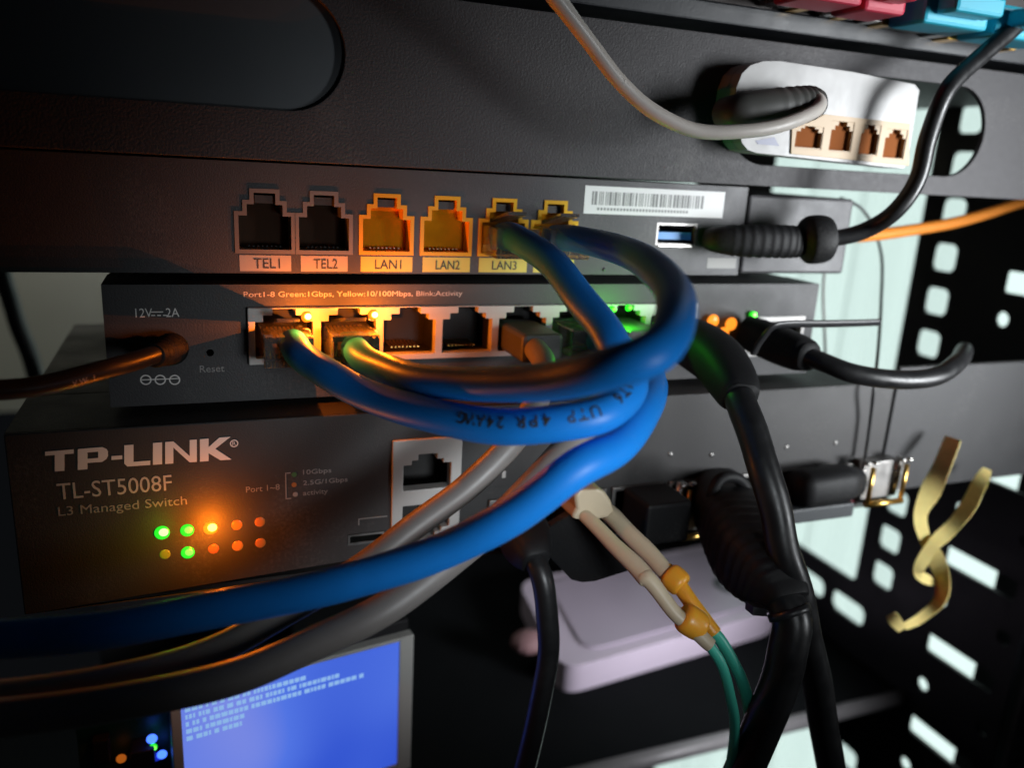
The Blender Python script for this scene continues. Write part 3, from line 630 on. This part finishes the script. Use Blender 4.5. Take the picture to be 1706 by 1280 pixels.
# =================================================================== CABLES
def clear_plug(cx, zc, Y, parent, ry=-11.0):
    p = fin('plug', B(cx-5.7, cx+5.7, ry, Y+6, zc-3.9, zc+3.6), clear, parent, bev=0.35)
    bm = bmesh.new()
    v = [bm.verts.new(q) for q in ((cx-2.6, Y+4, zc+3.7), (cx+2.6, Y+4, zc+3.7), (cx+2.6, ry+1.5, zc+6.8), (cx-2.6, ry+1.5, zc+6.8), (cx-2.6, Y+4, zc+4.7), (cx+2.6, Y+4, zc+4.7), (cx+2.6, ry+1.5, zc+7.7), (cx-2.6, ry+1.5, zc+7.7))]
    for f in ((0, 1, 2, 3), (4, 7, 6, 5), (0, 4, 5, 1), (1, 5, 6, 2), (2, 6, 7, 3), (3, 7, 4, 0)): bm.faces.new([v[i] for i in f])
    fin('latch', bm, clear, p, bev=0.2)
    bm = bmesh.new()
    for q in range(8): box(bm, cx-3.75+q*1.02, cx-3.35+q*1.02, Y+0.5, Y+5.5, zc-3.6, zc-1.5)
    fin('contacts', bm, gold, p)
    bm = bmesh.new()
    for q in range(4): box(bm, cx-3.2+q*1.7, cx-2.2+q*1.7, ry+4.5, Y+0.3, zc-1.2, zc+0.3)
    fin('wires', bm, (M('wire_tan', (0.45, 0.28, 0.15), 0.5)), p)
    return p
def cable_text(s, pa, i0, h, m, parent, r, step, roll=0.0, name='jacket_print', up_sign=1):
    pts = [Vector(p[:3]) for p in pa]; bm_all = bmesh.new(); i = i0; d = 0.0
    cum = [0.0]
    for a, b in zip(pts, pts[1:]): cum.append(cum[-1]+(b-a).length)
    pos = cum[i0]
    for chr_ in s:
        if chr_ != ' ':
            k = max(1, min(len(pts)-2, next((j for j, c_ in enumerate(cum) if c_ >= pos), len(pts)-2)))
            t = (pts[k+1]-pts[k-1]).normalized(); f = (pos-cum[k-1])/max(1e-6, cum[k]-cum[k-1]); p = pts[k-1].lerp(pts[k], f)
            c = CAM-p; n = (c-t*c.dot(t)).normalized(); upv = n.cross(t)
            n2 = (n*math.cos(roll)+upv*math.sin(roll)); up2 = n2.cross(t)
            g = glyphs(chr_, h*1.4, 1.0, 0.012*h)
            me = bpy.data.meshes.new('g')
            for v in g.verts:
                y = v.co.y-h*0.5; ang = y/r
                v.co = p+t*v.co.x+(n2*math.cos(ang)+up2*math.sin(ang))*(r+0.11)
            g.to_mesh(me); g.free(); bm_all.from_mesh(me); bpy.data.meshes.remove(me)
        pos += step
    return fin(name, bm_all, m, parent, recalc=False)
GB = 'blue network cables'
zj = jz+3.6
# LAN4 -> second lit port, the big front loop
b1 = thing('patch_cable', 'blue cable looping widest in front, from the right labelled plug to the second lit port', 'network cable', (jx[5], -11, zj), GB)
clear_plug(jx[5], zj, 0, b1)
s = P(940, 398, -9)
j1, pa1 = cable('jacket', [(925, 396, -4), (948, 398, -12), (1010, 408, -30), (1074, 436, -56), (1116, 476, -78), (1127, 530, -92), (1092, 585, -99), (1010, 617, -94), (905, 636, -78), (795, 641, -60), (695, 631, -42), (632, 612, -25), (600, 592, -14), (588, 578, -4)], 3.35, blue_j, b1)
zq = zp+3.9
clear_plug(pc[1], zq, Y2, b1, -9.5)
# LAN3 -> first lit port
b2 = thing('patch_cable', 'blue cable with black printing running from socket LAN3 to the first lit port', 'network cable', (jx[4], -11, zj), GB)
clear_plug(jx[4], zj, 0, b2)
j2, pa2 = cable('jacket', [(838, 394, -4), (862, 397, -12), (918, 438, -30), (972, 502, -46), (1014, 562, -58), (1042, 612, -66), (1046, 655, -72), (1000, 690, -76), (905, 709, -72), (800, 707, -63), (690, 686, -48), (600, 652, -33), (535, 618, -22), (500, 588, -13), (488, 572, -4)], 3.5, blue_j, b2)
clear_plug(pc[0], zq, Y2, b2, -9.5)
k0 = min(range(len(pa2)), key=lambda i: (Vector(pa2[i][:3])-P(1050, 650, -72)).length)
cable_text('CAT6 UTP 4PR 24AWG', pa2, k0, 2.2, ink, b2, 3.5, 2.0, roll=-0.2)
# outer blue cable leaving to the lower left
b3 = thing('patch_cable', 'blue cable sweeping under the round lights to the lower left edge', 'network cable', (pc[5], -8, zq), GB)
fin('plug', B(pc[5]-5.6, pc[5]+5.6, -10, Y2+6, zq-3.9, zq+3.6), clear, b3, bev=0.35)
cable('jacket', [(990, 565, -4), (1030, 578, -18), (1070, 612, -42), (1084, 662, -62), (1034, 736, -74), (957, 785, -78), (852, 860, -74), (750, 914, -68), (640, 952, -63), (560, 975, -60), (420, 1004, -55), (250, 1038, -51), (80, 1060, -50), (-120, 1078, -50)], 3.55, blue_j, b3)
# grey cables
GG = 'grey network cables'
g1 = thing('patch_cable', 'grey network cable crossing the stacked sockets, the upper of the two grey ones', 'network cable', (pc[4], -8, zq), GG)
fin('plug_boot', B(pc[4]-5.8, pc[4]+5.8, -14, Y2+6, zq-3.9, zq+3.6), grey_rub, g1, bev=1.2)
cable('jacket', [(885, 572, -10), (905, 605, -22), (898, 660, -34), (855, 735, -38), (785, 805, -40), (700, 872, -41), (600, 945, -43), (480, 1020, -46), (340, 1090, -48), (180, 1136, -50), (0, 1160, -50), (-140, 1168, -50)], 3.0, grey_j, g1)
g2 = thing('patch_cable', 'grey network cable hanging lowest across the display, the lower of the two grey ones', 'network cable', (pc[6], -8, zq), GG)
fin('plug_boot', B(pc[6]-5.8, pc[6]+5.8, -12, Y2+6, zq-3.9, zq+3.6), grey_rub, g2, bev=1.2)
cable('jacket', [(1072, 575, -8), (1060, 612, -22), (1015, 660, -36), (940, 752, -44), (860, 838, -50), (760, 928, -54), (640, 1013, -58), (520, 1076, -58), (380, 1130, -58), (200, 1172, -58), (0, 1196, -58), (-140, 1206, -58)], 3.4, grey_j, g2)
# thick black cable from the last port
k1 = thing('black_cable', 'thick black cable with flared boot hanging from the last port down past the module head', 'cable', tuple(P(1150, 565, -4)))
pa = path_px([(1130, 562, -2, 6.2), (1160, 575, -10, 6.8), (1195, 600, -22, 6.6), (1218, 632, -31, 6.0), (1230, 655, -36, 5.2), (1234, 664, -38, 4.4)], it=1)
fin('boot', tube(bmesh.new(), pa, 24, power=2.8), black_r, k1, True)
cable('jacket', [(1225, 648, -35), (1240, 685, -41), (1262, 745, -48), (1286, 830, -54), (1305, 910, -58), (1326, 985, -60), (1345, 1060, -60), (1362, 1150, -60), (1378, 1240, -60), (1392, 1330, -60)], 3.9, black_j, k1)
# direct attach cable in the module cage
k2 = thing('attach_cable', 'black direct attach cable with big ribbed module head and pull loop', 'cable', tuple(P(1200, 850, -10)))
pa = path_px([(1192, 812, -6, 7.0), (1208, 846, -20, 8.8), (1232, 884, -34, 10.0), (1256, 925, -46, 10.0), (1284, 962, -55, 8.4), (1302, 990, -60, 6.2), (1309, 1005, -62, 5.2)], sub=14, it=1)
pa = [(a, b, c_, r*(1+(0.02*math.sin(i*1.5) if 26 < i < 66 else 0))) for i, (a, b, c_, r) in enumerate(pa)]
fin('module_head', tube(bmesh.new(), pa, 28, power=3.2), black_r, k2, True)
jk, pk = cable('jacket', [(1300, 985, -60), (1316, 1030, -64), (1315, 1080, -66), (1298, 1140, -66), (1270, 1210, -66), (1225, 1320, -66)], 4.7, black_j, k2)
cable_text('8831', pk, 4, 2.6, print_g, k2, 4.8, 2.2) if False else None
pa = path_px([(1190, 862, -24, 1.7), (1186, 825, -26, 1.7), (1200, 798, -26, 1.7), (1226, 796, -26, 1.7), (1244, 815, -26, 1.7), (1252, 850, -28, 1.7)])
fin('pull_loop', tube(bmesh.new(), pa, 12), black_r, k2, True)
q0 = P(1258, 1018, -60); tb = [(1255, 1012), (1278, 1016), (1278, 1028), (1254, 1026)]
fin('tie_tail', plate(bmesh.new(), pxpoly(tb, -62), [], 'xz', -62, -59), tie_bk, k2)
q = Vector(pk[8][:3]); q2 = Vector(pk[12][:3])
fin('cable_tie', tube(bmesh.new(), [(*q.lerp(q2, 0.2), 5.3), (*q.lerp(q2, 0.9), 5.3)], 20), tie_bk, k2, True)
# printed pale marks on the lower end of the head
bm = bmesh.new()
for (a, b) in ((1300, 964), (1318, 968), (1310, 982), (1326, 984)):
    q = P(a, b, -72); plate(bm, circ(q.x, q.z, 1.5, 14), [circ(q.x, q.z, 1.1, 14)], 'xz', -72.0, -71.8)
bm.free()
# power lead at left
k3 = thing('power_cable', 'thin glossy black power cable plugged in under the 12V mark at left', 'power cable', (dcq.x, Y2, dcq.z))
cable('jacket', [(-90, 655, -34), (-20, 652, -30), (80, 640, -26), (170, 617, -20), (235, 598, -13), (268, 588, -8)], 2.05, black_j, k3)
pa = path_px([(256, 593, -10, 2.5), (272, 587, -6, 3.0), (282, 583, -3, 3.4), (288, 581, 0, 3.4), (289, 581, 1, 2.6), (292, 579, 5, 2.5)], it=1)
pa = [(a, b, c_, r*(1+0.09*math.sin(i*1.9))) for i, (a, b, c_, r) in enumerate(pa)]
fin('plug', tube(bmesh.new(), pa, 20), black_r, k3, True)
pt = path_px([(-90, 655, -34), (-20, 652, -30), (80, 640, -26), (170, 617, -20), (235, 598, -13), (268, 588, -8)], 2.05, 12)
cable_text('VW-1', pt, 28, 1.1, print_g, k3, 2.05, 1.3, roll=-0.5)
# black cable with boot at right of the small switch
k4 = thing('black_cable', 'black cable leaving the small switch to the right and curling up at its end', 'cable', tuple(P(1260, 560, -5)))
pa = path_px([(1238, 550, -2, 4.6), (1262, 560, -6, 5.2), (1300, 576, -13, 5.4), (1335, 590, -20, 5.0), (1348, 595, -23, 4.0)], it=1)
fin('boot', tube(bmesh.new(), pa, 22, power=2.6), black_r, k4, True)
cable('jacket', [(1340, 592, -21), (1375, 606, -26), (1430, 624, -31), (1500, 634, -34), (1560, 626, -34), (1594, 606, -30), (1604, 590, -22), (1606, 584, -10)], 2.75, black_j, k4)
c, pa = cable('cable_tie', [(1255, 590, -18), (1268, 568, -20), (1285, 547, -22), (1310, 540, -22), (1380, 540, -21), (1465, 537, -20)], 1.3, tie_bk, None, flat=(0.5, 1.0), n=10)
tag(c, 'thin black cable tie with its tail pointing right across the bright opening', 'cable tie')
# shiny black cable at top right
k5 = thing('black_cable', 'glossy black cable falling from the top right corner to a plug on the network terminal', 'cable', tuple(P(1340, 402, -12)))
cable('jacket', [(1760, -20, -20), (1700, 38, -22), (1628, 98, -24), (1574, 155, -26), (1548, 225, -26), (1528, 298, -26), (1492, 352, -24), (1442, 384, -18), (1388, 397, -14), (1340, 402, -12)], 2.35, black_j, k5)
pa = path_px([(1180, 398, -2, 2.8), (1198, 399, -5, 3.9), (1240, 401, -8, 4.5), (1290, 402, -10, 4.6), (1326, 403, -11, 4.4), (1340, 403, -12, 3.6)], it=1)
pa = [(a, b, c_, r*(1+(0.05*math.sin(i*2.1) if 14 < i < 44 else 0))) for i, (a, b, c_, r) in enumerate(pa)]
pl = fin('plug', tube(bmesh.new(), pa, 24, power=2.6), black_r, k5, True)
pa = path_px([(1334, 401, -11.5, 4.5), (1344, 400, -12, 6.6), (1362, 399, -13, 6.9), (1378, 398, -13.5, 6.2), (1384, 398, -14, 4.0)], it=0)
fin('collar', tube(bmesh.new(), pa, 24), black_r, pl, True)
c, pa = cable('fibre_cable', [(1760, 318, 30), (1700, 338, 26), (1600, 368, 20), (1490, 388, 14), (1420, 394, 10), (1370, 396, 4)], 2.0, orange_j, None)
tag(c, 'orange fibre cable running to the right behind the glossy black cable', 'fibre cable')
c, pa = cable('thin_wire', [(1400, 330, 30), (1440, 352, 30), (1468, 420, 28), (1468, 500, 20), (1464, 570, 4), (1458, 630, -11), (1450, 700, -11), (1441, 765, -11)], 0.55, black_j, None, n=8)
tag(c, 'hair thin dark wire hanging before the bright opening down the switch front', 'wire')
c, pa = cable('thin_wire', [(1385, 380, 40), (1372, 470, 40), (1374, 560, 36), (1376, 640, 20)], 0.5, grey_j, None, n=8)
tag(c, 'hair thin pale wire hanging beside the end of the small switch', 'wire')
# module with short black cable
k6 = thing('module_cable', 'black cable hanging straight down from a chunky black module plug below the blue cable', 'cable', tuple(P(870, 885, -10)))
pa = path_px([(858, 872, -4, 5.6), (868, 884, -14, 6.6), (878, 902, -22, 6.4), (886, 922, -28, 5.2), (893, 938, -31, 3.6)], it=1)
fin('plug', tube(bmesh.new(), pa, 22, power=3.0), black_r, k6, True)
cable('jacket', [(888, 925, -29), (902, 965, -33), (913, 1030, -35), (912, 1100, -35), (898, 1180, -35), (868, 1310, -35)], 2.85, black_j, k6)
# fibre duplex
f1 = thing('fibre_cable', 'duplex fibre lead with beige latch and boots, amber clips and two aqua strands', 'fibre cable', tuple(P(990, 840, -20)))
lc = pxpoly([(950, 862), (985, 866), (1024, 858), (1016, 832), (1006, 818), (996, 813), (962, 814), (955, 824), (958, 846)], -30)
fin('latch', plate(bmesh.new(), lc, [], 'xz', -31, -18), beige_pl, f1, bev=1.2, seg=3)
fin('connector', B(*[f(P(a, 850, -20).x) for f, a in ((lambda v: v, 955), (lambda v: v, 1015))], -18, YT+8, -99, -91), black_r, f1, bev=0.5)
cable('boot', [(966, 852, -29, 1.7), (1000, 885, -36, 1.9), (1040, 925, -44, 2.1), (1072, 958, -50, 2.3), (1082, 968, -52, 2.0), (1120, 1016, -57, 1.8), (1150, 1045, -60, 1.8), (1184, 1076, -63, 1.7)], 2, beige_pl, f1)
cable('boot', [(1006, 848, -27, 2.3), (1040, 880, -34, 2.3), (1078, 920, -41, 2.3), (1112, 956, -47, 2.2)], 2, beige_pl, f1)
cable('amber_sleeve', [(1108, 950, -46, 2.2), (1130, 974, -50, 2.0), (1160, 1016, -55, 1.9), (1190, 1056, -59, 1.9)], 2, amber_pl, f1)
for (a, b, y, a2, b2, y2, r) in ((1112, 955, -47, 1138, 978, -51, 3.2), (1136, 1026, -58, 1170, 1048, -60, 3.6)):
    p0, p1 = P(a, b, y), P(a2, b2, y2); fin('clip', tube(bmesh.new(), smooth_path(spline([(*p0, r*0.8), (*p0.lerp(p1, .2), r), (*p0.lerp(p1, .8), r), (*p1, r*0.8)], 5), 1), 20), amber_pl, f1, True)
cable('strand', [(1178, 1070, -62), (1200, 1105, -64), (1217, 1160, -65), (1224, 1220, -65), (1212, 1310, -65)], 1.25, aqua_j, f1)
cable('strand', [(1184, 1048, -58), (1208, 1080, -60), (1236, 1135, -62), (1250, 1200, -62), (1247, 1250, -62), (1236, 1320, -62)], 1.5, aqua_j, f1)
# black flat pull tab
tbp = [(905, 885), (950, 858), (972, 858), (1054, 944), (1046, 953), (992, 970), (970, 972), (952, 968), (915, 930)]
tbq = [P(a, b, -22-(a-905)*0.075) for a, b in tbp]
bm = bmesh.new(); A = [bm.verts.new(p) for p in tbq]; Bq = [bm.verts.new(p+Vector((0.6, 1.8, 1.2))) for p in tbq]
bm.faces.new(A); bm.faces.new(list(reversed(Bq)))
for i in range(len(A)): bm.faces.new([A[i], A[(i+1) % len(A)], Bq[(i+1) % len(A)], Bq[i]])
tag(fin('pull_tab', bm, black_r, bev=0.4), 'flat black pull tab sticking out below the switch under the beige latch', 'pull tab')
# transceivers with gilded bails
def bail(name, px0, px1, py0, py1, Y, label, grp):
    x0, x1, z0, z1 = R(px0, py0, px1, py1, Y)
    t = thing(name, label, 'transceiver', ((x0+x1)/2, Y, z0), grp)
    fin('body', B(x0+0.5, x1-0.5, Y+3, YT+6, z0+1.0, z1-1.5), darksteel, t, bev=0.3)
    bm = bmesh.new()
    for x in (x0+0.8, x1-0.8): tube(bm, [(x, Y, z0+0.8, 0.8), (x, Y, z1-2, 0.8)], 10)
    tube(bm, [(x0, Y, z0+0.6, 1.0), (x1, Y, z0+0.6, 1.0)], 10); fin('bail', bm, gold, t, True)
    bm = bmesh.new()
    for x in (x0-1.0, x1-1.8): tube(bm, [(x, Y+2.5, z0+2, 0.9), (x, Y+2.5, z1, 1.2)], 10)
    fin('barrel', bm, steel, t, True)
    bm = bmesh.new()
    for x in (x0-1, x0+2.2, x1-2, x1+0.8): ball(bm, Vector((x, Y+1, z1-0.6)), 1.35, 1.2, 0.8)
    fin('rivets', bm, steel, t, True)
    fin('red_tab', B(x0-4, x0-0.6, Y+3, Y+8, z0-0.6, z0+1.2), red_tab, t, bev=0.2)
bail('transceiver', 1448, 1508, 768, 840, -16, 'gold and silver transceiver at the far right of the logo switch above the white opening', 'transceivers with gold bails')
bail('transceiver', 1142, 1182, 806, 896, -14, 'gold edged transceiver half hidden behind the big ribbed module head', 'transceivers with gold bails')
tag(fin('module_plug', B(*R(1062, 792, 1134, 880, -18)[:2], -24, YT-1.6, -101, -88.6), black_r, bev=1.0), 'plain black module plug between the beige latch and the ribbed module head', 'module plug')
mp = thing('module_plug', 'black module plug with grey shell next to the gold transceiver at far right', 'module plug', tuple(P(1390, 800, -16)))
x0_, x1_, z0_, z1_ = R(1335, 762, 1436, 836, -18)
pa = [(x0_, -16, -93, 5.0), (x0_+4, -16, -92.5, 5.6), (x1_-6, -16, -92, 5.6), (x1_, -16, -92, 4.2)]
fin('shell', tube(bmesh.new(), pa, 24, power=3), black_r, mp, True)
fin('grey_body', B(x0_-4, x1_-2, -19, YT-1.6, -103, -98.2), greybox, mp, bev=0.6)
# yellow knotted tie hanging at right
def ribbon(lst, wdt, parent, name):
    pa = path_px(lst, wdt, 12)
    bm = bmesh.new(); pts = [Vector(p[:3]) for p in pa]; prev = None
    n = len(pts)
    for i, p in enumerate(pts):
        t = (pts[min(n-1, i+1)]-pts[max(0, i-1)]).normalized(); c = (CAM-p).normalized(); s_ = t.cross(c).normalized()
        tw = 0.65*math.sin(i*0.085+len(lst)*1.7); s_ = s_*math.cos(tw)+c*math.sin(tw); nn = s_.cross(t)
        wv_ = pa[i][3]*(1+0.05*math.sin(i*0.33)+0.02*math.sin(i*1.9))
        a, b, m_ = p+s_*wv_, p-s_*wv_, p+nn*0.06
        cur = [bm.verts.new(q) for q in (a, m_, b)]
        if prev:
            for k in range(2): bm.faces.new([prev[k], prev[k+1], cur[k+1], cur[k]])
        prev = cur
    o = fin(name, bm, tie_m, parent, True)
    md = o.modifiers.new('solid', 'SOLIDIFY'); md.thickness = 0.0003; md.offset = 0; es_ = o.modifiers.new('split', 'EDGE_SPLIT'); es_.split_angle = math.radians(35)
    return o
yt = thing('paper_tie', 'crumpled yellow paper tie knotted and hanging in front of the rack side', 'paper tie', tuple(P(1560, 920, -20)))
ribbon([(1588, 730, -16, 3.0), (1570, 775, -18, 3.1), (1550, 820, -20, 3.0), (1533, 858, -20, 2.6), (1540, 895, -20, 2.2), (1556, 925, -22, 2.6), (1570, 965, -22, 3.0), (1566, 1000, -22, 2.2), (1535, 1030, -22, 1.6), (1506, 1045, -22, 1.4)], 3, yt, 'long_strand')
ribbon([(1645, 782, -16, 1.4), (1630, 810, -18, 2.6), (1612, 845, -20, 2.9), (1585, 880, -22, 2.4), (1558, 905, -23, 2.2), (1540, 930, -22, 2.4), (1530, 955, -21, 1.8), (1548, 968, -20, 1.6), (1562, 972, -20, 1.2)], 3, yt, 'short_strand')
ribbon([(1484, 1024, -21, 1.8), (1492, 1036, -22, 2.2), (1503, 1050, -23, 1.6)], 3, yt, 'tie_end')
